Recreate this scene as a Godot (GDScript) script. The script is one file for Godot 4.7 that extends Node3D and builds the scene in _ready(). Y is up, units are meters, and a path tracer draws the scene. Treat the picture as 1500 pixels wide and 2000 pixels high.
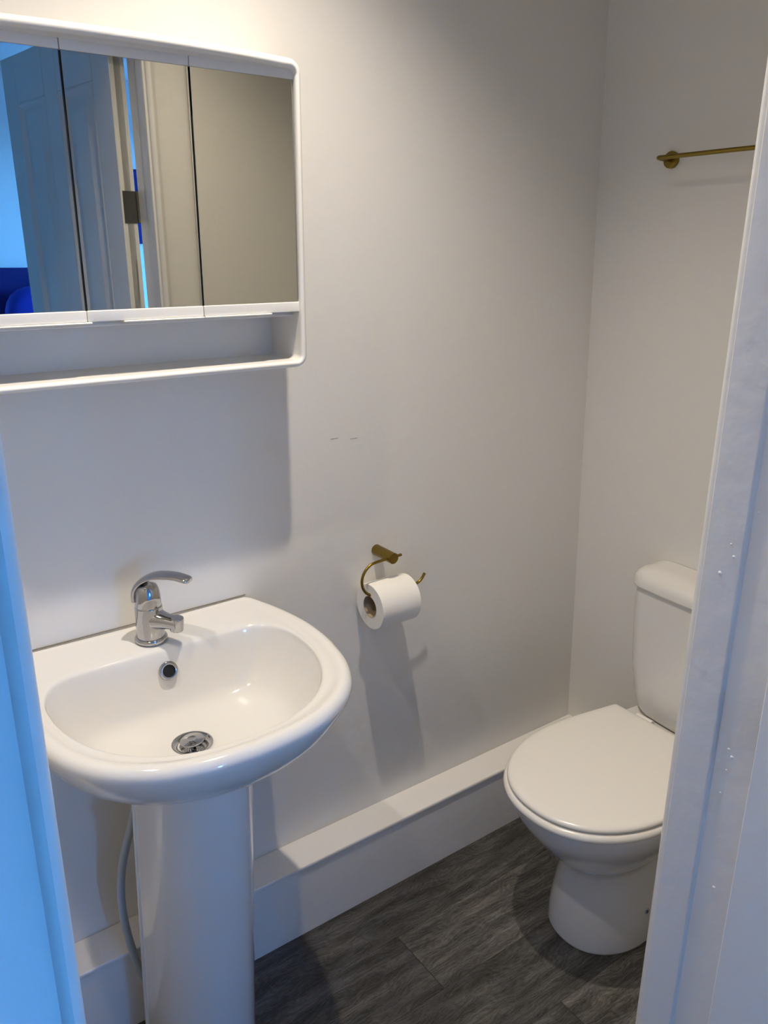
extends Node3D
# Small white WC seen from the bedroom through its open doorway. Back wall is z = 0, x to the right, y up, metres.

# ------------------------------------------------------------------ mesh builder
class MB:
	var v := PackedVector3Array()
	var uv := PackedVector2Array()
	var f := PackedInt32Array()

	func vert(p: Vector3, t := Vector2.ZERO) -> int:
		v.append(p)
		uv.append(t)
		return v.size() - 1

	func tri(a: int, b: int, c: int) -> void:
		if a != b and b != c and a != c:
			f.append(a)
			f.append(b)
			f.append(c)

	func quad(a: int, b: int, c: int, d: int) -> void:
		tri(a, b, c)
		tri(a, c, d)

	func loft(rings: Array, cap0 := true, cap1 := true, closed := true) -> MB:
		var n: int = rings[0].size()
		var base := v.size()
		for r in rings:
			for p in r:
				vert(p)
		for k in rings.size() - 1:
			for i in (n if closed else n - 1):
				var j := (i + 1) % n
				quad(base + k * n + i, base + k * n + j, base + (k + 1) * n + j, base + (k + 1) * n + i)
		if cap0:
			fan(rings[0], true)
		if cap1:
			fan(rings[rings.size() - 1], false)
		return self

	func fan(ring, flip: bool) -> void:
		var c := Vector3.ZERO
		for p in ring:
			c += p
		var ci := vert(c / ring.size())
		var b := v.size()
		for p in ring:
			vert(p)
		for i in ring.size():
			var j: int = (i + 1) % ring.size()
			if flip:
				tri(ci, b + j, b + i)
			else:
				tri(ci, b + i, b + j)

	# box with chamfered edges
	func box(lo: Vector3, hi: Vector3, c := 0.002) -> MB:
		c = minf(c, minf(minf(hi.x - lo.x, hi.y - lo.y), hi.z - lo.z) * 0.45)
		var rings := []
		for k in [[lo.y, c], [lo.y + c, 0.0], [hi.y - c, 0.0], [hi.y, c]]:
			var e: float = k[1]
			var y: float = k[0]
			var x0 := lo.x + e
			var x1 := hi.x - e
			var z0 := lo.z + e
			var z1 := hi.z - e
			var d := c
			rings.append(PackedVector3Array([Vector3(x0 + d, y, z0), Vector3(x1 - d, y, z0), Vector3(x1, y, z0 + d), Vector3(x1, y, z1 - d), Vector3(x1 - d, y, z1), Vector3(x0 + d, y, z1), Vector3(x0, y, z1 - d), Vector3(x0, y, z0 + d)]))
		var part := MB.new()
		part.loft(rings)
		return join(part)

	func join(o: MB) -> MB:
		if o.volume() < 0.0:
			o.flip()
		var b := v.size()
		v.append_array(o.v)
		uv.append_array(o.uv)
		for i in o.f:
			f.append(b + i)
		return self

	func volume() -> float:
		var s := 0.0
		for k in range(0, f.size(), 3):
			s += v[f[k]].dot(v[f[k + 1]].cross(v[f[k + 2]]))
		return s

	func flip() -> MB:
		for k in range(0, f.size(), 3):
			var t := f[k + 1]
			f[k + 1] = f[k + 2]
			f[k + 2] = t
		return self

	func xform(t: Transform3D) -> MB:
		for i in v.size():
			v[i] = t * v[i]
		return self

	# area-weighted normals, split at edges sharper than the angle
	func mesh(angle := 55.0, off := Vector3.ZERO, keep := false) -> ArrayMesh:
		if not keep and volume() < 0.0:
			flip()
		var nf := f.size() / 3
		var fn := PackedVector3Array()
		fn.resize(nf)
		var fu := PackedVector3Array()
		fu.resize(nf)
		var at := {}
		var id := PackedInt32Array()
		id.resize(v.size())
		var lists := []
		for i in v.size():
			var key := Vector3i((v[i] * 50000.0).round())
			if not at.has(key):
				at[key] = lists.size()
				lists.append(PackedInt32Array())
			id[i] = at[key]
		for k in nf:
			var a := v[f[k * 3]]
			var n := (v[f[k * 3 + 1]] - a).cross(v[f[k * 3 + 2]] - a)
			fn[k] = n
			fu[k] = n.normalized()
			for c in 3:
				lists[id[f[k * 3 + c]]].append(k)
		var lim := cos(deg_to_rad(angle))
		var pv := PackedVector3Array()
		var pn := PackedVector3Array()
		var pu := PackedVector2Array()
		for k in nf:
			for c in [0, 2, 1]:
				var i := f[k * 3 + c]
				var n := Vector3.ZERO
				for o in lists[id[i]]:
					if fu[o].dot(fu[k]) >= lim:
						n += fn[o]
				pv.append(v[i] - off)
				pn.append(n.normalized() if n.length_squared() > 0.0 else fu[k])
				pu.append(uv[i])
		var arr := []
		arr.resize(Mesh.ARRAY_MAX)
		arr[Mesh.ARRAY_VERTEX] = pv
		arr[Mesh.ARRAY_NORMAL] = pn
		arr[Mesh.ARRAY_TEX_UV] = pu
		var am := ArrayMesh.new()
		am.add_surface_from_arrays(Mesh.PRIMITIVE_TRIANGLES, arr)
		return am

# ------------------------------------------------------------------ shape helpers
func tube(pts: PackedVector3Array, r: float, segs := 14, taper := PackedFloat32Array()) -> MB:
	var rings := []
	var d0 := (pts[1] - pts[0]).normalized()
	var up := Vector3.UP if absf(d0.y) < 0.9 else Vector3.RIGHT
	var nx := d0.cross(up).normalized()
	for i in pts.size():
		var d := (pts[mini(i + 1, pts.size() - 1)] - pts[maxi(i - 1, 0)]).normalized()
		nx = (nx - d * nx.dot(d)).normalized()
		var ny := d.cross(nx)
		var rr := r * (taper[i] if taper.size() > i else 1.0)
		var ring := PackedVector3Array()
		for s in segs:
			var a := TAU * s / segs
			ring.append(pts[i] + (nx * cos(a) + ny * sin(a)) * rr)
		rings.append(ring)
	var m := MB.new()
	m.loft(rings)
	if m.volume() < 0.0:
		m.flip()
	return m

# profile: array of Vector2(radius, height) turned about the axis from `at` along `axis`
func lathe(profile: Array, at: Vector3, axis := Vector3.UP, segs := 40, cap0 := true, cap1 := true) -> MB:
	var a := axis.normalized()
	var u := a.cross(Vector3.UP if absf(a.y) < 0.9 else Vector3.RIGHT).normalized()
	var w := a.cross(u)
	var rings := []
	for p in profile:
		var ring := PackedVector3Array()
		for s in segs:
			var t := TAU * s / segs
			ring.append(at + a * p.y + (u * cos(t) + w * sin(t)) * p.x)
		rings.append(ring)
	var m := MB.new()
	m.loft(rings, cap0, cap1)
	return m

# closed profile (2D, in the plane of axes u and w) run from `at` along `along`
func prism(poly: PackedVector2Array, at: Vector3, u: Vector3, w: Vector3, along: Vector3) -> MB:
	var m := MB.new()
	var r0 := PackedVector3Array()
	var r1 := PackedVector3Array()
	for p in poly:
		r0.append(at + u * p.x + w * p.y)
		r1.append(at + u * p.x + w * p.y + along)
	m.loft([r0, r1], false, false)
	var t := Geometry2D.triangulate_polygon(poly)
	for e in 2:
		var b := m.v.size()
		for p in (r0 if e == 0 else r1):
			m.vert(p)
		for k in range(0, t.size(), 3):
			if e == 0:
				m.tri(b + t[k], b + t[k + 2], b + t[k + 1])
			else:
				m.tri(b + t[k], b + t[k + 1], b + t[k + 2])
	# caps wound the same way as the sides
	var area := 0.0
	for i in poly.size():
		area += poly[i].cross(poly[(i + 1) % poly.size()])
	var first := t.size() > 0 and (poly[t[1]] - poly[t[0]]).cross(poly[t[2]] - poly[t[0]]) * area < 0.0
	if first:
		var from := m.f.size() - 2 * t.size()
		for k in range(from, m.f.size(), 3):
			var q := m.f[k + 1]
			m.f[k + 1] = m.f[k + 2]
			m.f[k + 2] = q
	if m.volume() < 0.0:
		m.flip()
	return m

func spline(ctrl: Array, per := 10) -> PackedVector2Array:
	var out := PackedVector2Array()
	for i in ctrl.size() - 1:
		var p0: Vector2 = ctrl[maxi(i - 1, 0)]
		var p1: Vector2 = ctrl[i]
		var p2: Vector2 = ctrl[i + 1]
		var p3: Vector2 = ctrl[mini(i + 2, ctrl.size() - 1)]
		for k in per:
			out.append(p1.cubic_interpolate(p2, p0, p3, float(k) / per))
	out.append(ctrl[ctrl.size() - 1])
	return out

func spline3(ctrl: Array, per := 10) -> PackedVector3Array:
	var out := PackedVector3Array()
	for i in ctrl.size() - 1:
		var p0: Vector3 = ctrl[maxi(i - 1, 0)]
		var p1: Vector3 = ctrl[i]
		var p2: Vector3 = ctrl[i + 1]
		var p3: Vector3 = ctrl[mini(i + 2, ctrl.size() - 1)]
		for k in per:
			out.append(p1.cubic_interpolate(p2, p0, p3, float(k) / per))
	out.append(ctrl[ctrl.size() - 1])
	return out

# radius of a mirrored half outline (dx >= 0, z) round a centre, at n angles
func polar(half: PackedVector2Array, cz: float, n: int) -> PackedVector2Array:
	var full := PackedVector2Array()
	for p in half:
		full.append(Vector2(p.x, p.y - cz))
	for i in range(half.size() - 2, 0, -1):
		full.append(Vector2(-half[i].x, half[i].y - cz))
	var out := PackedVector2Array()
	for k in n:
		var a := TAU * k / n
		var d := Vector2(sin(a), -cos(a))
		var best := 0.0
		for i in full.size():
			var p := full[i]
			var e := full[(i + 1) % full.size()] - p
			var den := d.cross(e)
			if absf(den) < 1e-9:
				continue
			var t := p.cross(e) / den
			var s := p.cross(d) / den
			if t > best and s >= -1e-6 and s <= 1.000001:
				best = t
		out.append(d * best)
	return out

# ------------------------------------------------------------------ scene helpers
var used := {}

func numbered(called: String) -> String:
	if not used.has(called):
		used[called] = 0
		return called
	used[called] += 1
	return "%s_%03d" % [called, used[called]]

func thing(called: String, label: String, category: String, at := Vector3.ZERO, group := "") -> Node3D:
	var o := Node3D.new()
	o.name = numbered(called)
	add_child(o)
	o.position = at
	o.set_meta("label", label)
	o.set_meta("category", category)
	if group:
		o.set_meta("group", group)
	return o

func origin(n: Node) -> Vector3:
	var p := Vector3.ZERO
	while n != self and n is Node3D:
		p += n.position
		n = n.get_parent()
	return p

# one named mesh under its thing; vertices are given in world axes unless local
func part(m: MB, called: String, mat: Material, parent: Node3D, angle := 55.0, local := false, keep := false) -> MeshInstance3D:
	var o := MeshInstance3D.new()
	o.name = called
	o.mesh = m.mesh(angle, Vector3.ZERO if local else origin(parent), keep)
	o.material_override = mat
	o.cast_shadow = GeometryInstance3D.SHADOW_CASTING_SETTING_ON
	parent.add_child(o, true)
	return o

func struct(m: MB, called: String, mat: Material, angle := 55.0) -> MeshInstance3D:
	var o := part(m, called, mat, self, angle)
	o.set_meta("kind", "structure")
	return o

func solid(color: Color, rough: float, metal := 0.0) -> StandardMaterial3D:
	var m := StandardMaterial3D.new()
	m.albedo_color = color
	m.roughness = rough
	m.metallic = metal
	return m

func noise_normal(freq: float, bump: float, seed_: int, octaves := 3) -> NoiseTexture2D:
	var n := FastNoiseLite.new()
	n.seed = seed_
	n.frequency = freq
	n.fractal_octaves = octaves
	var t := NoiseTexture2D.new()
	t.width = 512
	t.height = 512
	t.seamless = true
	t.as_normal_map = true
	t.bump_strength = bump
	t.noise = n
	return t

func paint(color: Color, rough: float, scale: float, depth: float, seed_: int) -> StandardMaterial3D:
	var m := solid(color, rough)
	m.normal_enabled = true
	m.normal_texture = noise_normal(0.02, 6.0, seed_, 4)
	m.normal_scale = depth
	m.uv1_triplanar = true
	m.uv1_world_triplanar = true
	m.uv1_scale = Vector3.ONE * scale
	return m

var M := {}

func make_materials() -> void:
	M.wall = paint(Color(0.9, 0.893, 0.875), 0.42, 2.2, 0.08, 11)
	M.ceiling = paint(Color(0.92, 0.91, 0.89), 0.8, 2.0, 0.1, 12)
	M.trim = paint(Color(0.865, 0.86, 0.85), 0.3, 3.0, 0.14, 13)
	M.boxing = paint(Color(0.945, 0.935, 0.92), 0.35, 3.0, 0.12, 14)
	M.bedroom = paint(Color(0.9, 0.9, 0.9), 0.7, 2.0, 0.1, 15)
	M.door = paint(Color(0.88, 0.88, 0.87), 0.4, 3.0, 0.1, 16)
	M.ceramic = solid(Color(0.885, 0.88, 0.87), 0.1)
	M.ceramic.clearcoat_enabled = true
	M.ceramic.clearcoat = 0.6
	M.ceramic.clearcoat_roughness = 0.04
	M.seat = solid(Color(0.93, 0.92, 0.9), 0.22)
	M.plastic = solid(Color(0.92, 0.915, 0.9), 0.26)
	M.chrome = solid(Color(0.72, 0.72, 0.735), 0.07, 1.0)
	M.brass = solid(Color(0.54, 0.455, 0.21), 0.3, 1.0)
	M.steel = solid(Color(0.5, 0.49, 0.47), 0.35, 1.0)
	M.mirror = solid(Color(0.77, 0.765, 0.73), 0.0, 1.0)
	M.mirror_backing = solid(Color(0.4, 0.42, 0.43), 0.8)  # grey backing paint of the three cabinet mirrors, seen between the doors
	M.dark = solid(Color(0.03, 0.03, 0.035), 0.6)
	M.paper = paint(Color(0.93, 0.92, 0.9), 0.95, 12.0, 0.35, 17)
	M.card = solid(Color(0.66, 0.58, 0.48), 0.9)  # bare grey-brown cardboard of the roll tube, inside and out
	M.hose = solid(Color(0.68, 0.72, 0.76), 0.4)
	M.sealant = solid(Color(0.5, 0.47, 0.42), 0.6)
	M.scuff = solid(Color(0.72, 0.7, 0.67), 0.6)
	M.navy = paint(Color(0.03, 0.05, 0.36), 0.85, 6.0, 0.4, 18)
	M.velvet = paint(Color(0.08, 0.15, 0.55), 0.9, 8.0, 0.6, 19)
	M.carpet = paint(Color(0.62, 0.61, 0.6), 0.95, 6.0, 0.6, 20)
	M.lens = solid(Color(1, 1, 1), 0.3)
	M.lens.emission_enabled = true
	M.lens.emission = Color(1.0, 0.94, 0.86)
	M.lens.emission_energy_multiplier = 6.0
	var pane := solid(Color(0.9, 0.95, 1.0, 0.06), 0.0)
	pane.transparency = BaseMaterial3D.TRANSPARENCY_ALPHA
	M.pane = pane

# ------------------------------------------------------------------ wood-print vinyl
func wood_images() -> Array:
	var out := []
	for k in 3:
		var w := 1024
		var h := 176
		var fine := FastNoiseLite.new()
		fine.seed = 100 + k
		fine.frequency = 1.0
		fine.fractal_octaves = 3
		var broad := FastNoiseLite.new()
		broad.seed = 200 + k
		broad.frequency = 1.0
		broad.fractal_octaves = 3
		var img := Image.create(w, h, true, Image.FORMAT_RGB8)
		var rough := Image.create(w, h, false, Image.FORMAT_RGB8)
		for y in h:
			var q := float(y) / h * 0.165
			for x in w:
				var p := float(x) / w * 1.22
				# growth rings pushed into cathedral arches by a slow wander along the board
				var wander := broad.get_noise_2d(p * 3.2, q * 9.0) * 0.055 + broad.get_noise_2d(p * 9.0 + 40.0, q * 22.0) * 0.016
				var rings := 0.5 + 0.5 * sin((q + wander) * 560.0 + broad.get_noise_2d(p * 2.0, 7.0) * 5.0)
				var fibre := fine.get_noise_2d(p * 7.0, (q + wander * 0.3) * 430.0)
				var pore := fine.get_noise_2d(p * 55.0 + 90.0, q * 1500.0)
				var cloud := broad.get_noise_2d(p * 4.0 + 17.0, q * 26.0 + 5.0)
				var t := 0.5 + 0.3 * fibre + 0.15 * (rings - 0.5) + 0.34 * cloud
				if pore > 0.22:
					t -= 0.16
				t = clampf(t, 0.0, 1.0)
				var c := Color(0.12, 0.12, 0.118).lerp(Color(0.54, 0.53, 0.515), t)
				img.set_pixel(x, y, c)
				var g := clampf(0.5 + 0.4 * fibre + (0.0 if pore < 0.28 else -0.3), 0.0, 1.0)
				rough.set_pixel(x, y, Color(g, g, g))
		rough.bump_map_to_normal_map(1.2)
		out.append([ImageTexture.create_from_image(img), ImageTexture.create_from_image(rough)])
	return out

func make_planks(floor_node: Node3D) -> void:
	var mats := []
	var tones := [Color(1, 1, 1), Color(0.9, 0.9, 0.9), Color(1.08, 1.07, 1.06)]
	var imgs := wood_images()
	for k in 3:
		var m := solid(tones[k], 0.44)
		m.albedo_texture = imgs[k][0]
		m.normal_enabled = true
		m.normal_texture = imgs[k][1]
		m.normal_scale = 0.5
		mats.append(m)
	# rows of boards along x: [z0, z1, joints]
	var rows := [[0.0, 0.045, [0.1, 1.3]], [0.045, 0.21, [0.28, 1.5]], [0.21, 0.375, [-0.335, 0.886]], [0.375, 0.54, [0.2, 1.42]], [0.54, 0.705, [-0.157, 1.063]], [0.705, 0.87, [0.5]], [0.87, 0.99, [0.0, 1.2]]]
	var n := 0
	for r in rows:
		var xs := [-0.4]
		xs.append_array(r[2])
		xs.append(1.67)
		for i in xs.size() - 1:
			var x0: float = xs[i] + 0.0004
			var x1: float = xs[i + 1] - 0.0004
			var z0: float = r[0] + 0.0002
			var z1: float = r[1] - 0.0002
			var m := MB.new()
			m.box(Vector3(x0, -0.004, z0), Vector3(x1, 0.0, z1), 0.0004)
			# the print starts at each board's own end
			var flip_u := 1.0 if n % 4 > 1 else 0.0
			var flip_v := 1.0 if n % 5 > 2 else 0.0
			for j in m.v.size():
				var p := m.v[j]
				m.uv[j] = Vector2(absf(flip_u - clampf((p.x - (x0 if i > 0 else x1 - 1.22)) / 1.22, 0.0, 1.0)), absf(flip_v - clampf((p.z - z0) / 0.165, 0.0, 1.0)))
			part(m, "plank", mats[n % 3], floor_node)
			n += 1

# ------------------------------------------------------------------ the room
const ARCH := [Vector2(0, 0), Vector2(0, 0.005), Vector2(0.0012, 0.0085), Vector2(0.0038, 0.0118), Vector2(0.007, 0.0136), Vector2(0.010, 0.0125), Vector2(0.0125, 0.0095), Vector2(0.016, 0.0088), Vector2(0.024, 0.0092), Vector2(0.036, 0.0115), Vector2(0.046, 0.0145), Vector2(0.056, 0.017), Vector2(0.063, 0.018), Vector2(0.068, 0.0165), Vector2(0.07, 0.0135), Vector2(0.07, 0)]

func make_room() -> void:
	var w := MB.new().box(Vector3(-0.5, -0.1, -0.1), Vector3(1.8, 2.4, 0.0), 0.0)
	var back := struct(w, "wall_back", M.wall)
	# two faint scuffs in the paint
	for s in [Vector3(0.868, 1.118, 0.0), Vector3(0.915, 1.112, 0.0)]:
		part(MB.new().box(s - Vector3(0.009, 0.0006, 0.0006), s + Vector3(0.009, 0.0006, 0.0006), 0.0003), "scuff", M.scuff, back)
	# the right wall leans in a little towards the top
	w = prism(PackedVector2Array([Vector2(1.672, -0.1), Vector2(1.572, 2.4), Vector2(1.8, 2.4), Vector2(1.8, -0.1)]), Vector3(0, 0, 0), Vector3.RIGHT, Vector3.UP, Vector3(0, 0, 1.0))
	var right := struct(w, "wall_right", M.wall)
	part(lathe([Vector2(0.002, 0.0), Vector2(0.002, 0.0012)], Vector3(1.596, 1.9, 0.142), Vector3(-1, 0, 0), 10), "nail_hole", M.steel, right)
	struct(MB.new().box(Vector3(-0.5, -0.1, 0.0), Vector3(-0.4, 2.4, 1.0), 0.0), "wall_left", M.wall)
	struct(MB.new().box(Vector3(-0.5, 2.4, -0.1), Vector3(1.8, 2.5, 1.0), 0.0), "ceiling", M.ceiling)
	# wall with the doorway, between WC and bedroom
	w = MB.new()
	w.box(Vector3(-2.4, -0.1, 0.89), Vector3(0.035, 2.4, 1.0), 0.0)
	w.box(Vector3(0.827, -0.1, 0.89), Vector3(2.7, 2.4, 1.0), 0.0)
	w.box(Vector3(0.035, 2.03, 0.89), Vector3(0.827, 2.4, 1.0), 0.0)
	struct(w, "wall_front", M.wall)
	# floor slab and boards
	var fl := struct(MB.new().box(Vector3(-0.4, -0.1, 0.0), Vector3(1.672, -0.004, 1.0), 0.0), "floor", M.dark)
	make_planks(fl)
	# boxed-in pipes along the back wall: front board and top board
	var bx := Node3D.new()
	bx.name = "baseboard_back"
	bx.set_meta("kind", "structure")
	add_child(bx)
	part(MB.new().box(Vector3(-0.4, 0.0, 0.062), Vector3(1.664, 0.179, 0.08), 0.001), "front_board", M.boxing, bx)
	part(MB.new().box(Vector3(-0.4, 0.1785, 0.0), Vector3(1.664, 0.1905, 0.0835), 0.0025), "top_board", M.boxing, bx)
	# door lining with planted stops: sides and head
	var lin := Node3D.new()
	lin.name = "trim_1"
	lin.set_meta("kind", "structure")
	add_child(lin)
	# profile across the wall: stop at the WC side, rebate at the bedroom side
	var pr := PackedVector2Array([Vector2(0, 0.0), Vector2(0.042, 0.0), Vector2(0.042, 0.0), Vector2(0.0405, 0.002)])
	for s in [[0.827, -1.0], [0.035, 1.0]]:
		var x: float = s[0]
		var d: float = s[1]
		var t := 0.042 if d < 0 else 0.034
		pr = PackedVector2Array([Vector2(0, 0), Vector2(t - 0.002, 0), Vector2(t, 0.002), Vector2(t, 0.042), Vector2(t - 0.001, 0.0445), Vector2(t - 0.003, 0.0458), Vector2(t - 0.005, 0.0465), Vector2(t - 0.005, 0.108), Vector2(t - 0.007, 0.11), Vector2(0, 0.11)])
		part(prism(pr, Vector3(x, -0.004, 0.89), Vector3(d, 0, 0), Vector3(0, 0, 1), Vector3(0, 2.034, 0)), "side_lining", M.trim, lin)
	pr = PackedVector2Array([Vector2(0, 0), Vector2(0.034, 0), Vector2(0.034, 0.046), Vector2(0.029, 0.046), Vector2(0.029, 0.11), Vector2(0, 0.11)])
	part(prism(pr, Vector3(0.069, 2.03, 0.89), Vector3(0, -1, 0), Vector3(0, 0, 1), Vector3(0.716, 0, 0)), "head_lining", M.trim, lin)
	# little nicks and drips in the gloss paint of the jamb
	var k := 0
	for q in [[1.192, 0.920], [1.179, 0.925], [1.156, 0.912], [1.233, 0.942], [0.951, 0.951], [0.943, 0.956], [0.924, 0.952], [0.891, 0.949], [0.762, 0.960]]:
		var r := 0.0011 + 0.0006 * (k % 3)
		k += 1
		part(lathe([Vector2(r, 0.0), Vector2(r * 0.8, 0.0005), Vector2(r * 0.3, 0.0009)], Vector3(0.785 if q[1] < 0.936 else 0.79, q[0], q[1]), Vector3(-1, 0, 0), 9), "paint_drip", M.plastic, lin)
	# architraves on both sides of the wall
	var n := 2
	for side in [[0.89, -1.0, 1.4], [1.0, 1.0, 1.0]]:
		var z: float = side[0]
		var o: float = side[1]
		var prof := PackedVector2Array()
		for p in ARCH:
			prof.append(Vector2(p.x * side[2], p.y))
		var xl := 0.0665
		var xr := 0.7905 if o < 0 else 0.798
		var tr := Node3D.new()
		tr.name = "trim_%d" % n
		n += 1
		tr.set_meta("kind", "structure")
		add_child(tr)
		part(prism(prof, Vector3(xr, 0, z), Vector3(1, 0, 0), Vector3(0, 0, o), Vector3(0, 2.0, 0)), "architrave_leg", M.trim, tr, 35.0)
		part(prism(prof, Vector3(xl, 0, z), Vector3(-1, 0, 0), Vector3(0, 0, o), Vector3(0, 2.0, 0)), "architrave_leg", M.trim, tr, 35.0)
		part(prism(prof, Vector3(xl - 0.07 * side[2], 2.0, z), Vector3(0, 1, 0), Vector3(0, 0, o), Vector3(xr - xl + 0.14 * side[2], 0, 0)), "architrave_head", M.trim, tr, 35.0)
	# the bedroom the picture is taken from
	struct(MB.new().box(Vector3(-2.4, -0.1, 1.0), Vector3(2.7, 0.0, 4.3), 0.0), "floor_001", M.carpet)
	struct(MB.new().box(Vector3(-2.4, 2.4, 1.0), Vector3(2.7, 2.5, 4.3), 0.0), "ceiling_001", M.ceiling)
	struct(MB.new().box(Vector3(-2.4, -0.1, 1.0), Vector3(-2.3, 2.5, 4.2), 0.0), "wall_left_001", M.bedroom)
	# far wall with a narrow and a wider window, side wall with a third
	w = MB.new()
	w.box(Vector3(-2.4, -0.1, 4.2), Vector3(0.5, 2.5, 4.3), 0.0)
	w.box(Vector3(0.8, -0.1, 4.2), Vector3(2.0, 2.5, 4.3), 0.0)
	w.box(Vector3(0.5, -0.1, 4.2), Vector3(0.8, 0.8, 4.3), 0.0)
	w.box(Vector3(0.5, 1.6, 4.2), Vector3(0.8, 2.5, 4.3), 0.0)
	w.box(Vector3(2.0, -0.1, 4.2), Vector3(2.7, 0.8, 4.3), 0.0)
	w.box(Vector3(2.0, 2.15, 4.2), Vector3(2.7, 2.5, 4.3), 0.0)
	w.box(Vector3(2.6, 0.8, 4.2), Vector3(2.7, 2.15, 4.3), 0.0)
	struct(w, "wall_far", M.bedroom)
	w = MB.new()
	w.box(Vector3(2.6, -0.1, 1.0), Vector3(2.7, 2.5, 2.3), 0.0)
	w.box(Vector3(2.6, -0.1, 3.95), Vector3(2.7, 2.5, 4.2), 0.0)
	w.box(Vector3(2.6, -0.1, 2.3), Vector3(2.7, 0.8, 3.95), 0.0)
	w.box(Vector3(2.6, 2.15, 2.3), Vector3(2.7, 2.5, 3.95), 0.0)
	struct(w, "wall_right_001", M.bedroom)
	var wn := 1
	for q in [[Vector3(0.5, 0.8, 4.22), Vector3(1, 0, 0), Vector3(0, 0, 1), 0.3, 0.8], [Vector3(2.0, 0.8, 4.22), Vector3(1, 0, 0), Vector3(0, 0, 1), 0.6, 1.35], [Vector3(2.62, 0.8, 2.3), Vector3(0, 0, 1), Vector3(1, 0, 0), 1.65, 1.35]]:
		var p: Vector3 = q[0]
		var al: Vector3 = q[1]
		var th: Vector3 = q[2]
		var wd: float = q[3]
		var ht: float = q[4]
		w = MB.new()
		for d in [0.0, wd - 0.05]:
			w.box(p + al * d, p + al * (d + 0.05) + th * 0.05 + Vector3(0, ht, 0), 0.003)
		for y in [0.0, ht - 0.05]:
			w.box(p + Vector3(0, y, 0), p + al * wd + th * 0.05 + Vector3(0, y + 0.05, 0), 0.003)
		var win := struct(w, "window_%d" % wn, M.trim)
		wn += 1
		part(MB.new().box(p + al * 0.05 + th * 0.022 + Vector3(0, 0.05, 0), p + al * (wd - 0.05) + th * 0.026 + Vector3(0, ht - 0.05, 0), 0.0), "pane", M.pane, win)

# ------------------------------------------------------------------ door
func make_door() -> void:
	var d := thing("panel_door", "white four panel door standing open into the bedroom, seen in the mirror", "door", Vector3(0.789, 0.006, 1.003))
	d.rotation.y = deg_to_rad(83.5)
	var W := 0.7
	var H := 1.985
	var z0 := -0.043
	var z1 := -0.003
	var m := MB.new()
	m.box(Vector3(-W, 0, z0 + 0.0105), Vector3(-0.003, H, z1 - 0.0105), 0.001)
	m.box(Vector3(-W, 0, z0), Vector3(-W + 0.1, H, z1), 0.002)
	m.box(Vector3(-0.103, 0, z0), Vector3(-0.003, H, z1), 0.002)
	var mid := -W * 0.5 - 0.0015
	m.box(Vector3(mid - 0.045, 0, z0), Vector3(mid + 0.045, H, z1), 0.002)
	var cols := [[-W + 0.1, mid - 0.045], [mid + 0.045, -0.103]]
	for c in cols:
		for r in [[0.0, 0.2], [0.76, 0.96], [1.86, H]]:
			m.box(Vector3(c[0] - 0.001, r[0], z0), Vector3(c[1] + 0.001, r[1], z1), 0.002)
	part(m, "leaf", M.door, d, 40.0, true)
	for c in cols:
		for r in [[0.2, 0.76], [0.96, 1.86]]:
			for s in [0, 1]:
				var zf: float = z0 if s == 0 else z1
				var dz := 1.0 if s == 0 else -1.0
				var rings := []
				for k in [[0.0, 0.011], [0.0, 0.0005], [0.005, -0.001], [0.02, 0.0098], [0.032, 0.0098], [0.058, 0.0028], [0.062, 0.0024]]:
					var e: float = k[0]
					var z: float = zf + dz * k[1]
					rings.append(PackedVector3Array([Vector3(c[0] + e, r[0] + e, z), Vector3(c[1] - e, r[0] + e, z), Vector3(c[1] - e, r[1] - e, z), Vector3(c[0] + e, r[1] - e, z)]))
				part(MB.new().loft(rings), "panel", M.door, d, 30.0, true)
	for y in [0.22, 0.98, 1.566]:
		var h := MB.new()
		h.box(Vector3(-0.0031, y - 0.038, z0 + 0.004), Vector3(-0.0012, y + 0.038, z1), 0.0004)
		h.join(lathe([Vector2(0.0045, -0.038), Vector2(0.0055, -0.037), Vector2(0.0055, 0.037), Vector2(0.0045, 0.038)], Vector3(-0.001, y, 0.002), Vector3.UP, 12))
		var hp := part(h, "hinge", M.steel, d, 50.0, true)
		for q in [[-0.024, -0.012], [0.0, -0.024], [0.024, -0.012]]:
			part(lathe([Vector2(0.0034, 0), Vector2(0.003, 0.0006)], Vector3(-0.0012, y + q[0], q[1] - 0.002), Vector3(1, 0, 0), 10), "screw", M.steel, hp, 50.0, true)
	for s in [[z0, -1.0], [z1, 1.0]]:
		var hd := MB.new()
		hd.join(lathe([Vector2(0.025, 0.0), Vector2(0.025, 0.006), Vector2(0.022, 0.008), Vector2(0.009, 0.009), Vector2(0.009, 0.045)], Vector3(-W + 0.055, 1.0, s[0]), Vector3(0, 0, s[1]), 24))
		hd.join(tube(PackedVector3Array([Vector3(-W + 0.05, 1.0, s[0] + s[1] * 0.045), Vector3(-W + 0.16, 1.0, s[0] + s[1] * 0.045)]), 0.009, 14))
		part(hd, "lever_handle", M.steel, d, 50.0, true)

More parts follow.
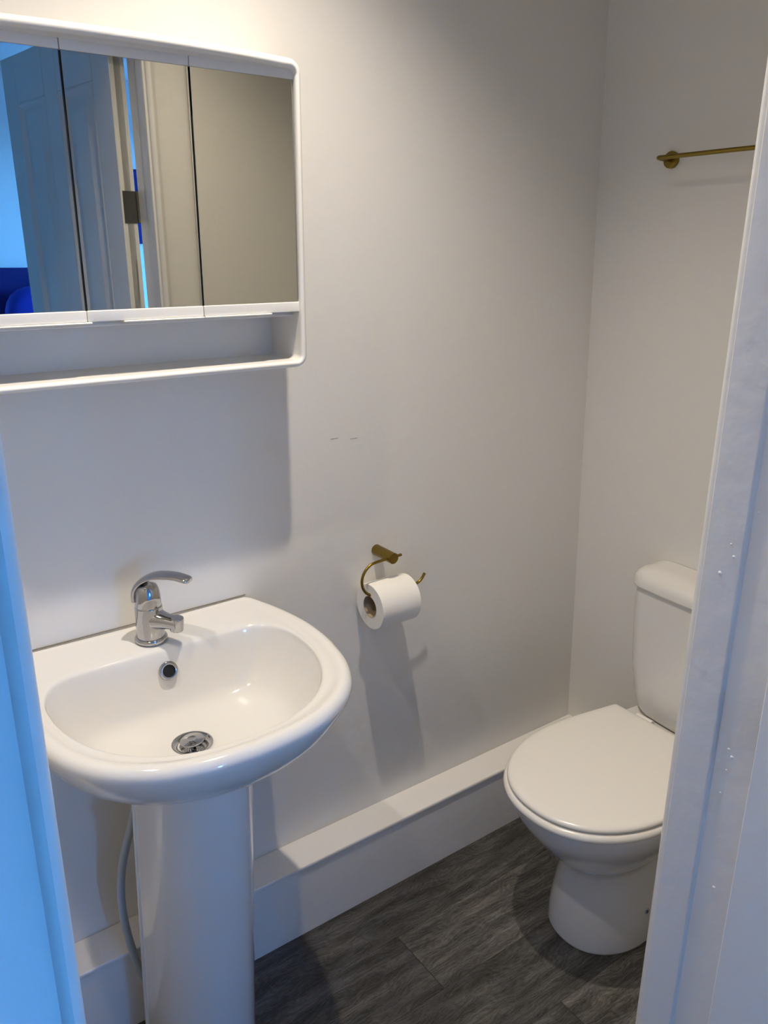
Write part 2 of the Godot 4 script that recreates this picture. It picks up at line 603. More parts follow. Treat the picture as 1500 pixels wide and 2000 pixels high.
# ------------------------------------------------------------------ mirror cabinet
func make_cabinet() -> void:
	var x0 := 0.177
	var x1 := 0.741
	var y0 := 1.287
	var y1 := 1.767
	var c := thing("mirror_cabinet", "white plastic wall cabinet with three mirror doors above an open shelf", "cabinet", Vector3((x0 + x1) * 0.5, y0, 0))
	# frame: rounded rectangle tube with a rounded front rim
	var rings := []
	var prof := [[0.0, 0.0], [0.112, 0.0], [0.1155, 0.0015], [0.118, 0.0045], [0.1185, 0.0065], [0.1175, 0.009], [0.115, 0.0108], [0.111, 0.0115], [0.0, 0.0115]]
	for p in prof:
		var ring := round_rect(x0 + p[1], x1 - p[1], y0 + p[1], y1 - p[1] * 1.3, maxf(0.021 - p[1], 0.006), p[0])
		# the top rim bows forward in the middle like a shallow pelmet
		for i in ring.size():
			if p[0] > 0.1 and ring[i].y > y1 - 0.03:
				var t := (ring[i].x - (x0 + x1) * 0.5) / ((x1 - x0) * 0.5)
				ring[i].z += 0.03 * maxf(1.0 - pow(absf(t), 2.2), 0.0)
		rings.append(ring)
	var fr := MB.new()
	fr.loft(rings, false, false)
	# back edge closed
	var nn: int = rings[0].size()
	for i in nn:
		fr.quad((i + 1) % nn, i, (rings.size() - 1) * nn + i, (rings.size() - 1) * nn + (i + 1) % nn)
	part(fr, "frame", M.plastic, c, 50.0)
	part(MB.new().box(Vector3(x0 + 0.006, y0 + 0.006, 0.002), Vector3(x1 - 0.006, y1 - 0.006, 0.008), 0.001), "back_panel", M.plastic, c)
	part(MB.new().box(Vector3(x0 + 0.01, 1.372, 0.008), Vector3(x1 - 0.01, 1.38, 0.088), 0.001), "shelf", M.plastic, c)
	var xs := [0.1885, 0.3705, 0.5545, 0.7305]
	var pulls := [[0.2, 0.376], [0.424, 0.5535], [0.5555, 0.675]]
	for i in 3:
		var a: float = xs[i] + 0.0004
		var b: float = xs[i + 1] - 0.0004
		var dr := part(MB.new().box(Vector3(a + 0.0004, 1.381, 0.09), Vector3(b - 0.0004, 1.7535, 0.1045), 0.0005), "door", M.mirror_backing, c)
		part(MB.new().box(Vector3(a, 1.381, 0.089), Vector3(b, 1.3975, 0.112), 0.0012), "bottom_rail", M.plastic, dr)
		part(MB.new().box(Vector3(a, 1.7385, 0.089), Vector3(b, 1.7535, 0.1115), 0.0008), "top_rail", M.plastic, dr)
		part(MB.new().box(Vector3(a + (0.0003 if i == 0 else 0.0012), 1.3977, 0.1046), Vector3(b - (0.0012 if i < 2 else 0.003), 1.7383, 0.1105), 0.0002), "mirror", M.mirror, dr)
		part(MB.new().box(Vector3(pulls[i][0], 1.3782, 0.1), Vector3(minf(pulls[i][1], b + 0.006), 1.3812, 0.1165), 0.001), "finger_pull", M.plastic, dr)

func round_rect(x0: float, x1: float, y0: float, y1: float, r: float, z: float) -> PackedVector3Array:
	var out := PackedVector3Array()
	for q in [[x1 - r, y1 - r, 0.0], [x0 + r, y1 - r, 0.25], [x0 + r, y0 + r, 0.5], [x1 - r, y0 + r, 0.75]]:
		for k in 9:
			var a: float = TAU * (q[2] + 0.25 * k / 8.0)
			out.append(Vector3(q[0] + r * cos(a), q[1] + r * sin(a), z))
		if q[2] == 0.0:
			for k in range(1, 32):
				out.append(Vector3(lerpf(x1 - r, x0 + r, k / 32.0), y1, z))
	return out

# ------------------------------------------------------------------ basin on its pedestal
const CX := 0.4375

func make_basin() -> void:
	var n := 144
	var cz := 0.22
	var outer := polar(spline([Vector2(0, 0.001), Vector2(0.1, 0.001), Vector2(0.19, 0.001), Vector2(0.215, 0.002), Vector2(0.2235, 0.010), Vector2(0.233, 0.035), Vector2(0.2475, 0.085), Vector2(0.258, 0.14), Vector2(0.262, 0.2), Vector2(0.256, 0.27), Vector2(0.236, 0.345), Vector2(0.197, 0.408), Vector2(0.135, 0.453), Vector2(0.07, 0.474), Vector2(0, 0.48)], 8), cz, n)
	var inner := polar(spline([Vector2(0, 0.118), Vector2(0.08, 0.117), Vector2(0.15, 0.12), Vector2(0.185, 0.135), Vector2(0.207, 0.17), Vector2(0.213, 0.215), Vector2(0.206, 0.28), Vector2(0.18, 0.342), Vector2(0.135, 0.392), Vector2(0.075, 0.424), Vector2(0, 0.435)], 8), cz, n)
	var foot := polar(spline([Vector2(0, 0.15), Vector2(0.09, 0.155), Vector2(0.112, 0.2), Vector2(0.1, 0.27), Vector2(0.06, 0.325), Vector2(0, 0.345)], 8), cz, n)
	var rings := []
	# underside, from the pedestal outwards and up
	for k in [[-0.35, 0.0], [0.0, 0.0], [0.22, 0.06], [0.42, 0.17], [0.6, 0.315], [0.75, 0.48], [0.87, 0.665], [0.945, 0.825], [0.985, 0.93], [1.0, 1.0]]:
		var ring := PackedVector3Array()
		for i in n:
			var p: Vector2 = foot[i] * (1.0 + k[0]) if k[0] < 0.0 else foot[i].lerp(outer[i], k[0])
			var low := lerpf(0.657, 0.694, smoothstep(0.15, 0.33, cz + foot[i].y))
			ring.append(Vector3(CX + p.x, lerpf(low, 0.8145, k[1]), cz + p.y))
		rings.append(ring)
	# rolled rim, shallow groove, flat deck (inset in metres from the outline)
	for k in [[0.0015, 0.8208], [0.005, 0.8264], [0.0105, 0.8298], [0.0165, 0.8308], [0.0225, 0.8295], [0.028, 0.8262], [0.033, 0.8238]]:
		var ring := PackedVector3Array()
		for i in n:
			var l := outer[i].length()
			var p: Vector2 = outer[i] * ((l - float(k[0])) / l)
			var z: float = cz + p.y
			# along the wall the deck stays level with the rim
			var flat := 1.0 - smoothstep(0.03, 0.2, z)
			var y: float = lerpf(k[1], 0.83 if k[0] > 0.017 else k[1], flat)
			ring.append(Vector3(CX + p.x, y, z))
		rings.append(ring)
	for k in [[0.0, 0.0], [0.35, 0.0004], [0.7, 0.0], [0.86, -0.0012], [0.95, -0.0042], [1.0, -0.0085]]:
		var ring := PackedVector3Array()
		for i in n:
			var l := outer[i].length()
			var a := outer[i] * ((l - 0.038) / l)
			var b := inner[i] * ((inner[i].length() + 0.002) / inner[i].length())
			var p := a.lerp(b, k[0])
			var flat := 1.0 - smoothstep(0.03, 0.2, cz + p.y)
			ring.append(Vector3(CX + p.x, lerpf(0.8234, 0.83, flat) + k[1], cz + p.y))
		rings.append(ring)
	# the bowl
	var dz := 0.228 - cz
	for k in [[0.0, 0.8095], [0.025, 0.798], [0.06, 0.782], [0.105, 0.765], [0.165, 0.746], [0.235, 0.7305], [0.31, 0.721], [0.4, 0.715], [0.52, 0.7105], [0.7, 0.706], [0.85, 0.7025], [0.95, 0.7], [1.0, 0.698]]:
		var ring := PackedVector3Array()
		for i in n:
			var a := TAU * i / n
			var drain := Vector2(sin(a), -cos(a)) * 0.033 + Vector2(0, dz)
			var p := inner[i].lerp(drain, k[0])
			ring.append(Vector3(CX + p.x, k[1], cz + p.y))
		rings.append(ring)
	for k in [[0.024, 0.693], [0.024, 0.68]]:
		var ring := PackedVector3Array()
		for i in n:
			var a := TAU * i / n
			ring.append(Vector3(CX + sin(a) * k[0], k[1], cz + dz - cos(a) * k[0]))
		rings.append(ring)
	var b := thing("wash_basin", "white ceramic wash basin with curved front mounted under the mirror cabinet", "basin", Vector3(CX, 0.657, 0.0))
	part(MB.new().loft(rings), "bowl", M.ceramic, b, 60.0)
	# overflow ring in the back of the bowl
	var at := Vector3(0.441, 0.786, 0.1265)
	var ax := Vector3(0, 0.33, 0.94).normalized()
	var ov := part(lathe([Vector2(0.0165, -0.006), Vector2(0.017, 0.0), Vector2(0.0158, 0.002), Vector2(0.0135, 0.0028), Vector2(0.0112, 0.002), Vector2(0.0105, -0.0005), Vector2(0.0103, -0.006)], at, ax, 36), "overflow_ring", M.chrome, b)
	part(lathe([Vector2(0.0104, -0.003), Vector2(0.0104, -0.0012)], at, ax, 30), "overflow_shade_disc", M.dark, ov)  # flat disc, not a recess: coloured dark for the shade inside the opening
	# pop-up waste
	var d := Vector3(CX - 0.003, 0.698, cz + dz)
	var ws := part(lathe([Vector2(0.02, -0.012), Vector2(0.0325, -0.002), Vector2(0.0345, 0.0005), Vector2(0.034, 0.0018), Vector2(0.031, 0.002), Vector2(0.0255, -0.0015), Vector2(0.0235, -0.005), Vector2(0.0225, -0.012)], d, Vector3.UP, 44), "waste_flange", M.chrome, b)
	var tilt := Vector3(-0.1, 1.0, -0.06).normalized()
	part(lathe([Vector2(0.004, -0.014), Vector2(0.004, -0.001), Vector2(0.0185, 0.0), Vector2(0.0205, 0.0014), Vector2(0.0205, 0.0032), Vector2(0.0195, 0.0046), Vector2(0.008, 0.0062), Vector2(0.0075, 0.0068), Vector2(0.0066, 0.0066), Vector2(0.006, 0.0063)], d + Vector3(0, 0.0035, 0), tilt, 40), "waste_plug", M.chrome, ws)
	# bead of sealant along the wall
	part(tube(PackedVector3Array([Vector3(CX - 0.212, 0.8295, 0.001), Vector3(CX + 0.216, 0.8295, 0.001)]), 0.0009, 8), "sealant_bead", M.sealant, b)

	# pedestal
	var ped := thing("basin_pedestal", "tall white ceramic pedestal standing on the floor under the basin", "pedestal", Vector3(CX - 0.008, 0.0, 0.2))
	rings = []
	for k in [0.0, 0.004, 0.05, 0.12, 0.2, 0.3, 0.4, 0.5, 0.58, 0.64, 0.6545]:
		var y: float = k
		var zb := 0.15 + 0.068 * y
		var s := 1.0 - 0.06 * y + (0.02 if y < 0.03 else 0.0)
		var cx := CX - 0.008 + 0.01 * y
		var half := spline([Vector2(0.1035, 0.0), Vector2(0.1055, 0.002), Vector2(0.1055, 0.007), Vector2(0.1035, 0.010), Vector2(0.1015, 0.013), Vector2(0.099, 0.03), Vector2(0.093, 0.062), Vector2(0.08, 0.094), Vector2(0.057, 0.121), Vector2(0.028, 0.135), Vector2(0, 0.138)], 5)
		var ring := PackedVector3Array()
		for i in half.size():
			ring.append(Vector3(cx + half[i].x * s, y, zb + half[i].y))
		for i in range(half.size() - 2, -1, -1):
			ring.append(Vector3(cx - half[i].x * s, y, zb + half[i].y))
		# hollow back
		for i in range(0, half.size(), 6):
			ring.append(Vector3(cx - maxf(half[i].x - 0.014, 0.0) * s, y, zb + half[i].y * 0.88))
		var inside := []
		for i in range(0, half.size() - 1, 6):
			inside.push_front(Vector3(cx + maxf(half[i].x - 0.014, 0.0) * s, y, zb + half[i].y * 0.88))
		for p in inside:
			ring.append(p)
		if y > 0.65:
			for i in ring.size():
				ring[i].y = lerpf(0.656, 0.6935, smoothstep(0.15, 0.33, ring[i].z)) - 0.0005
		rings.append(ring)
	part(MB.new().loft(rings, false, false), "column", M.ceramic, ped, 60.0)

	# supply hose behind it
	var h := thing("supply_hose", "pale blue grey flexible water hose curving down beside the pedestal", "hose", Vector3(0.36, 0.0, 0.105))
	var pts := spline3([Vector3(0.405, 0.66, 0.10), Vector3(0.385, 0.58, 0.10), Vector3(0.358, 0.49, 0.10), Vector3(0.333, 0.41, 0.10), Vector3(0.323, 0.33, 0.10), Vector3(0.328, 0.24, 0.102), Vector3(0.341, 0.16, 0.105), Vector3(0.362, 0.08, 0.108), Vector3(0.378, 0.0, 0.11)], 8)
	part(tube(pts, 0.0075, 16), "hose", M.hose, h)
	part(lathe([Vector2(0.0105, 0.0), Vector2(0.0115, 0.002), Vector2(0.0115, 0.026), Vector2(0.009, 0.03)], Vector3(0.376, 0.0, 0.11), Vector3(-0.15, 1, 0), 18), "ferrule", M.steel, h)

func make_tap() -> void:
	# built facing +z, then swung towards +x
	var t := thing("mixer_tap", "chrome single lever mixer tap on the back of the basin", "tap", Vector3(0.432, 0.83, 0.078))
	t.rotation.y = deg_to_rad(36.0)
	part(lathe([Vector2(0.0275, 0.0), Vector2(0.0285, 0.0015), Vector2(0.0285, 0.005), Vector2(0.027, 0.0075), Vector2(0.0245, 0.008)], Vector3.ZERO, Vector3.UP, 40), "base_ring", M.chrome, t, 55.0, true)
	var b := MB.new()
	b.join(lathe([Vector2(0.0245, 0.004), Vector2(0.0242, 0.02), Vector2(0.0238, 0.045), Vector2(0.0236, 0.063), Vector2(0.0225, 0.0655), Vector2(0.015, 0.067)], Vector3.ZERO, Vector3.UP, 40))
	part(b, "body", M.chrome, t, 55.0, true)
	# spout: flattened arm with a round aerator end
	var rings := []
	for k in [[0.0, 0.041, 0.021, 0.02], [0.016, 0.041, 0.0205, 0.0195], [0.026, 0.0405, 0.0175, 0.016], [0.038, 0.04, 0.015, 0.013], [0.05, 0.0395, 0.014, 0.012], [0.058, 0.039, 0.013, 0.011]]:
		var ring := PackedVector3Array()
		for i in 28:
			var a := TAU * i / 28
			ring.append(Vector3(cos(a) * k[2], k[1] + sin(a) * k[3], k[0]))
		rings.append(ring)
	var sp := part(MB.new().loft(rings), "spout", M.chrome, t, 55.0, true)
	part(lathe([Vector2(0.009, -0.009), Vector2(0.0112, -0.0085), Vector2(0.0118, -0.007), Vector2(0.0118, 0.0135), Vector2(0.0108, 0.0155), Vector2(0.006, 0.016)], Vector3(0, 0.0345, 0.054), Vector3(0, 1, 0.12), 30), "aerator", M.chrome, sp, 55.0, true)
	# cartridge dome
	part(lathe([Vector2(0.0222, 0.064), Vector2(0.0226, 0.068), Vector2(0.0222, 0.082), Vector2(0.0205, 0.094), Vector2(0.017, 0.102), Vector2(0.01, 0.106)], Vector3.ZERO, Vector3.UP, 40), "cartridge_cover", M.chrome, t, 55.0, true)
	# lever: thin curved blade rising from behind the dome and sweeping forward
	var path := spline3([Vector3(0, 0.076, -0.0185), Vector3(0, 0.092, -0.0185), Vector3(0, 0.106, -0.0115), Vector3(0, 0.1175, 0.002), Vector3(0, 0.1255, 0.02), Vector3(0, 0.129, 0.042), Vector3(0, 0.1295, 0.062), Vector3(0, 0.127, 0.079), Vector3(0, 0.1245, 0.088)], 5)
	rings = []
	for i in path.size():
		var s := float(i) / (path.size() - 1)
		var d := (path[mini(i + 1, path.size() - 1)] - path[maxi(i - 1, 0)]).normalized()
		var up := Vector3(1, 0, 0).cross(d) * -1.0
		var wd := 0.0215 * (1.0 - 0.42 * smoothstep(0.1, 1.0, s))
		if s > 0.9:
			wd *= sqrt(maxf(1.0 - pow((s - 0.9) / 0.104, 2.0), 0.0))
		var th := lerpf(0.0058, 0.004, smoothstep(0.0, 0.6, s))
		var ring := PackedVector3Array()
		for k in 24:
			var a := TAU * k / 24
			var cx := signf(cos(a)) * pow(absf(cos(a)), 0.75)
			var cy := signf(sin(a)) * pow(absf(sin(a)), 0.75)
			ring.append(path[i] + Vector3(cx * wd, 0, 0) + up * (cy * th - 0.003 * cx * cx))
		rings.append(ring)
	part(MB.new().loft(rings), "lever", M.chrome, t, 55.0, true)

# ------------------------------------------------------------------ toilet
const TZ := 0.434

# half outline from the front tip (xf) round to the back (xb, hb), mirrored into a closed ring
func egg(xf: float, xm: float, hw: float, xb: float, hb: float, y: float, power := 2.15, inset := 0.0, rb := 0.012) -> PackedVector3Array:
	var half := []
	var n := 26
	for i in n + 1:
		var a := PI * 0.5 * i / n
		half.append(Vector2(xm - (xm - xf - inset) * pow(maxf(cos(a), 0.0), 2.0 / power), (hw - inset) * pow(maxf(sin(a), 0.0), 2.0 / power)))
	for i in range(1, 9):
		var s := i / 9.0
		var h := lerpf(hw, hb, smoothstep(0.0, 1.6, s) / smoothstep(0.0, 1.6, 1.0)) - inset
		half.append(Vector2(lerpf(xm, xb - rb - inset, s), h))
	for i in 7:
		var a := PI * 0.5 * i / 6.0
		half.append(Vector2(xb - inset - rb + rb * sin(a), hb - inset - rb + rb * cos(a)))
	var out := PackedVector3Array()
	for p in half:
		out.append(Vector3(p.x, y, TZ + p.y))
	for i in range(half.size() - 1, 0, -1):
		out.append(Vector3(half[i].x, y, TZ - half[i].y))
	return out

func make_toilet() -> void:
	var t := thing("toilet", "white close coupled toilet with its lid down by the right wall", "toilet", Vector3(1.4, 0.0, TZ))
	var rings := []
	#        y      xf     xm     hw     xb     hb
	for k in [[0.0, 1.187, 1.33, 0.111, 1.6, 0.105], [0.008, 1.183, 1.33, 0.114, 1.602, 0.106], [0.05, 1.183, 1.33, 0.111, 1.603, 0.103], [0.1, 1.186, 1.325, 0.102, 1.605, 0.097], [0.15, 1.191, 1.32, 0.091, 1.607, 0.092], [0.185, 1.193, 1.315, 0.086, 1.61, 0.091], [0.208, 1.188, 1.312, 0.088, 1.612, 0.093], [0.222, 1.172, 1.31, 0.1, 1.614, 0.097], [0.24, 1.15, 1.308, 0.115, 1.615, 0.1], [0.265, 1.126, 1.305, 0.132, 1.617, 0.107], [0.292, 1.106, 1.3, 0.146, 1.62, 0.118], [0.322, 1.082, 1.295, 0.161, 1.622, 0.13], [0.35, 1.065, 1.29, 0.172, 1.624, 0.142], [0.37, 1.058, 1.29, 0.176, 1.625, 0.15], [0.382, 1.056, 1.29, 0.177, 1.625, 0.152], [0.388, 1.059, 1.29, 0.174, 1.625, 0.15], [0.391, 1.066, 1.29, 0.168, 1.625, 0.146]]:
		rings.append(egg(k[1], k[2], k[3], k[4], k[5], k[0], 2.15))
	var pan := part(MB.new().loft(rings), "pan", M.ceramic, t, 60.0)
	for s in [1.0]:
		var at := Vector3(1.333, 0.081, TZ + 0.1035)
		part(lathe([Vector2(0.008, -0.004), Vector2(0.0082, 0.0012), Vector2(0.0065, 0.003), Vector2(0.004, 0.0024)], at, Vector3(0, 0.1, 1), 20), "bolt_cap", M.hose, pan)
		part(lathe([Vector2(0.004, 0.001), Vector2(0.0036, 0.0034), Vector2(0.002, 0.0038)], at, Vector3(0, 0.1, 1), 12), "bolt_head", M.steel, pan)
	# seat ring (closed under the lid) and lid
	rings = []
	for k in [[0.3915, 0.014], [0.3915, 0.003], [0.3935, -0.002], [0.3975, -0.0058], [0.4025, -0.0068], [0.4075, -0.005], [0.411, -0.001], [0.4125, 0.005], [0.4125, 0.012]]:
		rings.append(egg(1.046, 1.285, 0.184, 1.497, 0.157, k[0], 2.15, k[1]))
	part(MB.new().loft(rings), "seat", M.seat, t, 60.0)
	rings = []
	for k in [[0.4145, 0.01], [0.4145, 0.004], [0.4155, 0.0015], [0.418, 0.0], [0.4215, 0.0008], [0.4245, 0.003], [0.4268, 0.008], [0.4282, 0.018], [0.4288, 0.035], [0.4292, 0.07], [0.4295, 0.11]]:
		rings.append(egg(1.046, 1.285, 0.184, 1.497, 0.157, k[0], 2.15, k[1], 0.008))
	var lid := part(MB.new().loft(rings), "lid", M.seat, t, 60.0)
	for s in [-1.0, 1.0]:
		part(tube(PackedVector3Array([Vector3(1.505, 0.413, TZ + s * 0.075 - 0.022), Vector3(1.505, 0.413, TZ + s * 0.075 + 0.022)]), 0.0095, 16), "hinge", M.seat, lid)
	# cistern: tapered tank, narrower at the foot
	rings = []
	for k in [[0.3935, 0.13, 1.548], [0.398, 0.14, 1.542], [0.41, 0.148, 1.538], [0.45, 0.162, 1.535], [0.52, 0.174, 1.532], [0.6, 0.18, 1.531], [0.68, 0.184, 1.53], [0.722, 0.185, 1.53]]:
		rings.append(tank(k[2], 1.636, k[1], k[0], 0.046))
	var cs := part(MB.new().loft(rings), "cistern", M.ceramic, t, 60.0)
	rings = []
	for k in [[0.7245, 0.012], [0.7245, 0.003], [0.726, 0.0008], [0.729, 0.0], [0.74, 0.0012], [0.749, 0.0045], [0.757, 0.011], [0.763, 0.0205], [0.767, 0.033], [0.769, 0.047]]:
		rings.append(tank(1.522 + k[1], 1.636, 0.193 - k[1], k[0], 0.056 - minf(k[1], 0.02)))
	var cl := part(MB.new().loft(rings), "cistern_lid", M.ceramic, cs, 60.0)
	part(lathe([Vector2(0.021, 0.0), Vector2(0.021, 0.003), Vector2(0.018, 0.0045), Vector2(0.005, 0.005)], Vector3(1.585, 0.7685, TZ), Vector3.UP, 28), "flush_button", M.chrome, cl)

func tank(xf: float, xb: float, hw: float, y: float, r: float) -> PackedVector3Array:
	var half := []
	for i in 8:
		var s := i / 8.0
		half.append(Vector2(xf + 0.006 * s * s, (hw - r) * s))
	for i in 13:
		var a := PI * 0.5 * i / 12.0
		half.append(Vector2(xf + 0.006 + r - r * cos(a), hw - r + r * sin(a)))
	half.append(Vector2(xb - 0.004, hw))
	half.append(Vector2(xb, hw - 0.004))
	var out := PackedVector3Array()
	for p in half:
		out.append(Vector3(p.x, y, TZ + p.y))
	for i in range(half.size() - 1, 0, -1):
		out.append(Vector3(half[i].x, y, TZ - half[i].y))
	return out

# ------------------------------------------------------------------ brass fittings
func make_roll() -> void:
	var zc := 0.058
	var h := thing("toilet_roll_holder", "brushed brass hook shaped toilet roll holder on the back wall", "roll holder", Vector3(0.972, 0.8545, 0.0))
	part(lathe([Vector2(0.0118, 0.0), Vector2(0.0123, 0.0006), Vector2(0.0123, 0.0655), Vector2(0.0118, 0.066), Vector2(0.004, 0.0661)], Vector3(0.972, 0.8545, 0.0), Vector3(0, 0, 1), 40), "post", M.brass, h)
	var y0 := 0.8545
	var pts := [Vector3(0.9975, y0 + 0.001, zc), Vector3(0.972, y0, zc), Vector3(0.945, y0 - 0.001, zc)]
	# half circle on the left
	for i in range(1, 12):
		var a := PI * 0.5 + PI * i / 12.0
		pts.append(Vector3(0.932 + cos(a) * 0.037, 0.8155 + sin(a) * 0.0375, zc))
	for p in [Vector3(0.94, 0.7775, zc), Vector3(0.96, 0.7775, zc), Vector3(1.0, 0.7775, zc), Vector3(1.035, 0.7775, zc), Vector3(1.047, 0.7795, zc), Vector3(1.056, 0.786, zc), Vector3(1.064, 0.797, zc)]:
		pts.append(p)
	part(tube(spline3(pts, 4), 0.0032, 12), "hook", M.brass, h)
	# roll hanging from the wire, so its core sits a little lower
	var r := thing("toilet_roll", "white toilet paper roll hanging on the brass holder", "toilet roll", Vector3(0.966, 0.7545, zc))
	var c := Vector3(0.915, 0.7545, zc + 0.0)
	var w := 0.102
	part(lathe([Vector2(0.0237, 0.0006), Vector2(0.0495, 0.0004), Vector2(0.0508, 0.0016), Vector2(0.0512, 0.004), Vector2(0.0512, w - 0.004), Vector2(0.0508, w - 0.0016), Vector2(0.0495, w - 0.0004), Vector2(0.0237, w - 0.0006), Vector2(0.0237, 0.0006)], c, Vector3(1, 0, 0), 64, false, false), "paper", M.paper, r, 40.0)
	part(lathe([Vector2(0.0238, 0.0002), Vector2(0.0238, w - 0.0002), Vector2(0.0229, w - 0.0002), Vector2(0.0229, 0.0002), Vector2(0.0238, 0.0002)], c, Vector3(1, 0, 0), 48, false, false), "core", M.card, r, 40.0)
	# loose end of the sheet hanging down the wall side
	var sheet := MB.new()
	var rings := []
	for i in 13:
		var s := i / 12.0
		var a := lerpf(0.0, 0.55, s)
		var y := c.y - 0.0515 * sin(a) if i < 8 else 0.0
		var rr := 0.0516
		var p := Vector2(-cos(a) * rr, -sin(a) * rr)
		rings.append(PackedVector3Array([Vector3(c.x + 0.001, c.y + p.y, c.z + p.x), Vector3(c.x + w - 0.001, c.y + p.y, c.z + p.x), Vector3(c.x + w - 0.001, c.y + p.y * 1.006, c.z + p.x * 1.006), Vector3(c.x + 0.001, c.y + p.y * 1.006, c.z + p.x * 1.006)]))
	sheet.loft(rings)
	part(sheet, "sheet_end", M.paper, r)

func make_rail() -> void:
	# on the leaning right wall
	var y := 1.663
	var xw := 1.672 - 0.04 * (y + 0.1)
	var z := 0.197
	var t := thing("towel_rail", "slim brushed brass towel rail fixed to the right wall", "towel rail", Vector3(xw, y, z))
	var xr := xw - 0.058
	for zz in [z, 0.63]:
		var pl := part(lathe([Vector2(0.0165, -0.001), Vector2(0.0172, 0.0005), Vector2(0.0172, 0.0075), Vector2(0.0165, 0.0085), Vector2(0.006, 0.0086)], Vector3(xw, y, zz), Vector3(-1, 0.04, 0), 36), "wall_plate", M.brass, t)
		part(lathe([Vector2(0.0022, 0.0), Vector2(0.0022, 0.003)], Vector3(xw - 0.006, y - 0.0135, zz), Vector3(-0.5, -1, 0), 10), "grub_screw", M.brass, pl)
	var pts := [Vector3(xw - 0.004, y, z), Vector3(xr + 0.022, y + 0.0005, z), Vector3(xr + 0.012, y + 0.001, z + 0.001), Vector3(xr + 0.003, y + 0.001, z + 0.006), Vector3(xr, y + 0.001, z + 0.016), Vector3(xr, y + 0.001, z + 0.03)]
	pts.append(Vector3(xr, y + 0.004, 0.4))
	for p in [Vector3(xr, y + 0.006, 0.6), Vector3(xr, y + 0.006, 0.614), Vector3(xr + 0.003, y + 0.006, 0.624), Vector3(xr + 0.012, y + 0.005, 0.629), Vector3(xr + 0.022, y + 0.004, 0.63), Vector3(xw - 0.004, y, 0.63)]:
		pts.append(p)
	part(tube(spline3(pts, 5), 0.0045, 14), "bar", M.brass, t)

# ------------------------------------------------------------------ ceiling downlights
func make_downlights() -> void:
	for s in [[0.67, 0.45, "recessed downlight in the ceiling over the middle of the room", L1], [-0.05, 0.47, "recessed downlight in the ceiling beyond the basin end", L2]]:
		var at := Vector3(s[0], 2.4, s[1])
		var d := thing("downlight", s[2], "downlight", at, "ceiling downlights")
		part(lathe([Vector2(0.03, -0.0), Vector2(0.042, -0.0), Vector2(0.042, -0.003), Vector2(0.038, -0.006), Vector2(0.03, -0.006), Vector2(0.03, 0.0)], at, Vector3.UP, 40, false, false), "bezel", M.plastic, d)
		part(lathe([Vector2(0.029, 0.0), Vector2(0.029, -0.002), Vector2(0.02, -0.003)], at, Vector3.UP, 32), "lens", M.lens, d)
		var l := SpotLight3D.new()
		l.name = "lamp"
		d.add_child(l)
		l.position = Vector3(0, -0.012, 0)
		l.rotation.x = -PI / 2
		l.light_color = Color(1.0, 0.945, 0.87)
		l.light_energy = s[3]
		l.light_size = 0.016
		l.spot_range = 6.0
		l.spot_attenuation = 2.0
		l.spot_angle = 55.5
		l.spot_angle_attenuation = 1.0
		l.shadow_enabled = true

# ------------------------------------------------------------------ bedroom things that the mirror shows
func make_bedroom() -> void:
	var hb := thing("headboard", "tall navy upholstered headboard against the bedroom wall in the mirror", "headboard", Vector3(1.35, 0.0, 4.15))
	part(MB.new().box(Vector3(1.0, 0.0, 4.1), Vector3(1.7, 1.325, 4.198), 0.02), "board", M.navy, hb)
	var bed := thing("bed", "single bed with white cover in front of the navy headboard", "bed", Vector3(1.35, 0.0, 3.1))
	part(MB.new().box(Vector3(1.02, 0.0, 2.4), Vector3(1.68, 0.32, 4.095), 0.02), "base", M.navy, bed)
	part(MB.new().box(Vector3(1.0, 0.325, 2.38), Vector3(1.7, 0.58, 4.09), 0.06), "mattress", M.bedroom, bed)
	var cu := thing("cushion", "bright blue velvet cushion propped against the navy headboard", "cushion", Vector3(1.33, 0.583, 3.98))
	part(cushion(Vector3(1.36, 0.914, 3.98), 0.32, 0.085), "cover", M.velvet, cu)
	var pic := thing("wall_canvas", "dark navy canvas on the bedroom wall, glimpsed past the door hinge", "picture", Vector3(1.86, 1.46, 4.2))
	part(MB.new().box(Vector3(1.74, 1.46, 4.17), Vector3(1.985, 1.9, 4.1995), 0.003), "canvas", M.navy, pic)

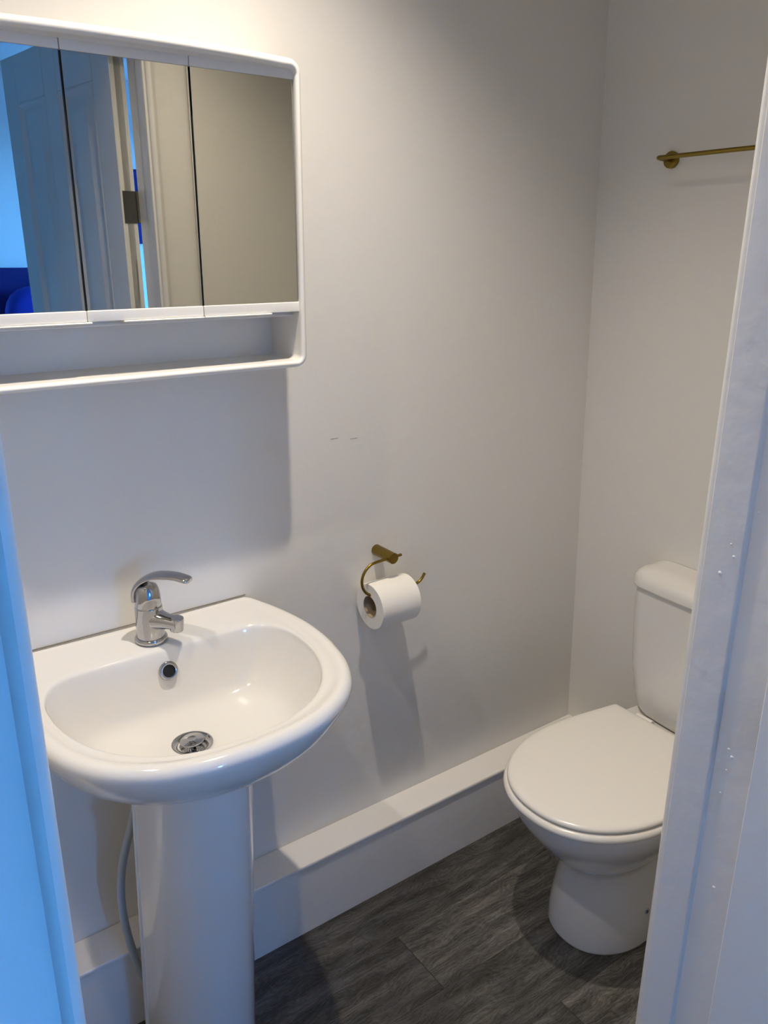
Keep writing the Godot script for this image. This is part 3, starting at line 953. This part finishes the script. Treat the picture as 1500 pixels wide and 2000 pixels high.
func cushion(c: Vector3, h: float, t: float) -> MB:
	var rings := []
	for k in 13:
		var s := lerpf(-1.0, 1.0, k / 12.0)
		var ring := PackedVector3Array()
		var e := sqrt(maxf(1.0 - s * s, 0.0))
		for i in 48:
			var a := TAU * i / 48
			var q := 1.0 / pow(pow(absf(cos(a)), 4.0) + pow(absf(sin(a)), 4.0), 0.25)
			var r := h * q * (0.55 + 0.45 * pow(e, 0.6))
			ring.append(c + Vector3(cos(a) * r, sin(a) * r, s * t))
		rings.append(ring)
	return MB.new().loft(rings)

# ------------------------------------------------------------------ run
const L1 := 1.85
const L2 := 0.95

func _ready() -> void:
	var cam := Camera3D.new()
	cam.name = "camera"
	add_child(cam)
	# axes recovered from the vanishing points of the photograph
	var bx := Vector3(0.810, 0.006, 0.586)
	var rx := Vector3(0.810, 0.006, 0.586).normalized()
	var dn := Vector3(-0.180, -0.949, 0.259)
	var fw := Vector3(0.557, -0.316, -0.768)
	fw = (fw - rx * fw.dot(rx)).normalized()
	var up := rx.cross(fw)
	cam.transform = Transform3D(Basis(rx, up, -fw), Vector3(0, 1.5, 1.367))
	cam.fov = rad_to_deg(2.0 * atan(1000.0 / 1600.0))
	cam.near = 0.02
	cam.far = 60.0
	cam.current = true

	var we := WorldEnvironment.new()
	we.name = "environment"
	var env := Environment.new()
	env.background_mode = Environment.BG_SKY
	var sky := Sky.new()
	var sm := ProceduralSkyMaterial.new()
	sm.sky_top_color = Color(0.2, 0.48, 0.85)
	sm.sky_horizon_color = Color(0.4, 0.71, 0.98)
	sm.ground_bottom_color = Color(0.12, 0.2, 0.3)
	sm.ground_horizon_color = Color(0.3, 0.5, 0.7)
	sm.sky_energy_multiplier = 1.0
	sm.ground_energy_multiplier = 1.0
	sky.sky_material = sm
	env.sky = sky
	env.background_energy_multiplier = 74.0
	env.tonemap_mode = Environment.TONE_MAPPER_LINEAR
	env.tonemap_exposure = 0.87
	env.sdfgi_enabled = true
	env.ssao_enabled = true
	env.ssil_enabled = true
	we.environment = env
	add_child(we)

	make_materials()
	make_room()
	make_downlights()
	make_door()
	make_cabinet()
	make_basin()
	make_toilet()
	make_tap()
	make_roll()
	make_rail()
	make_bedroom()
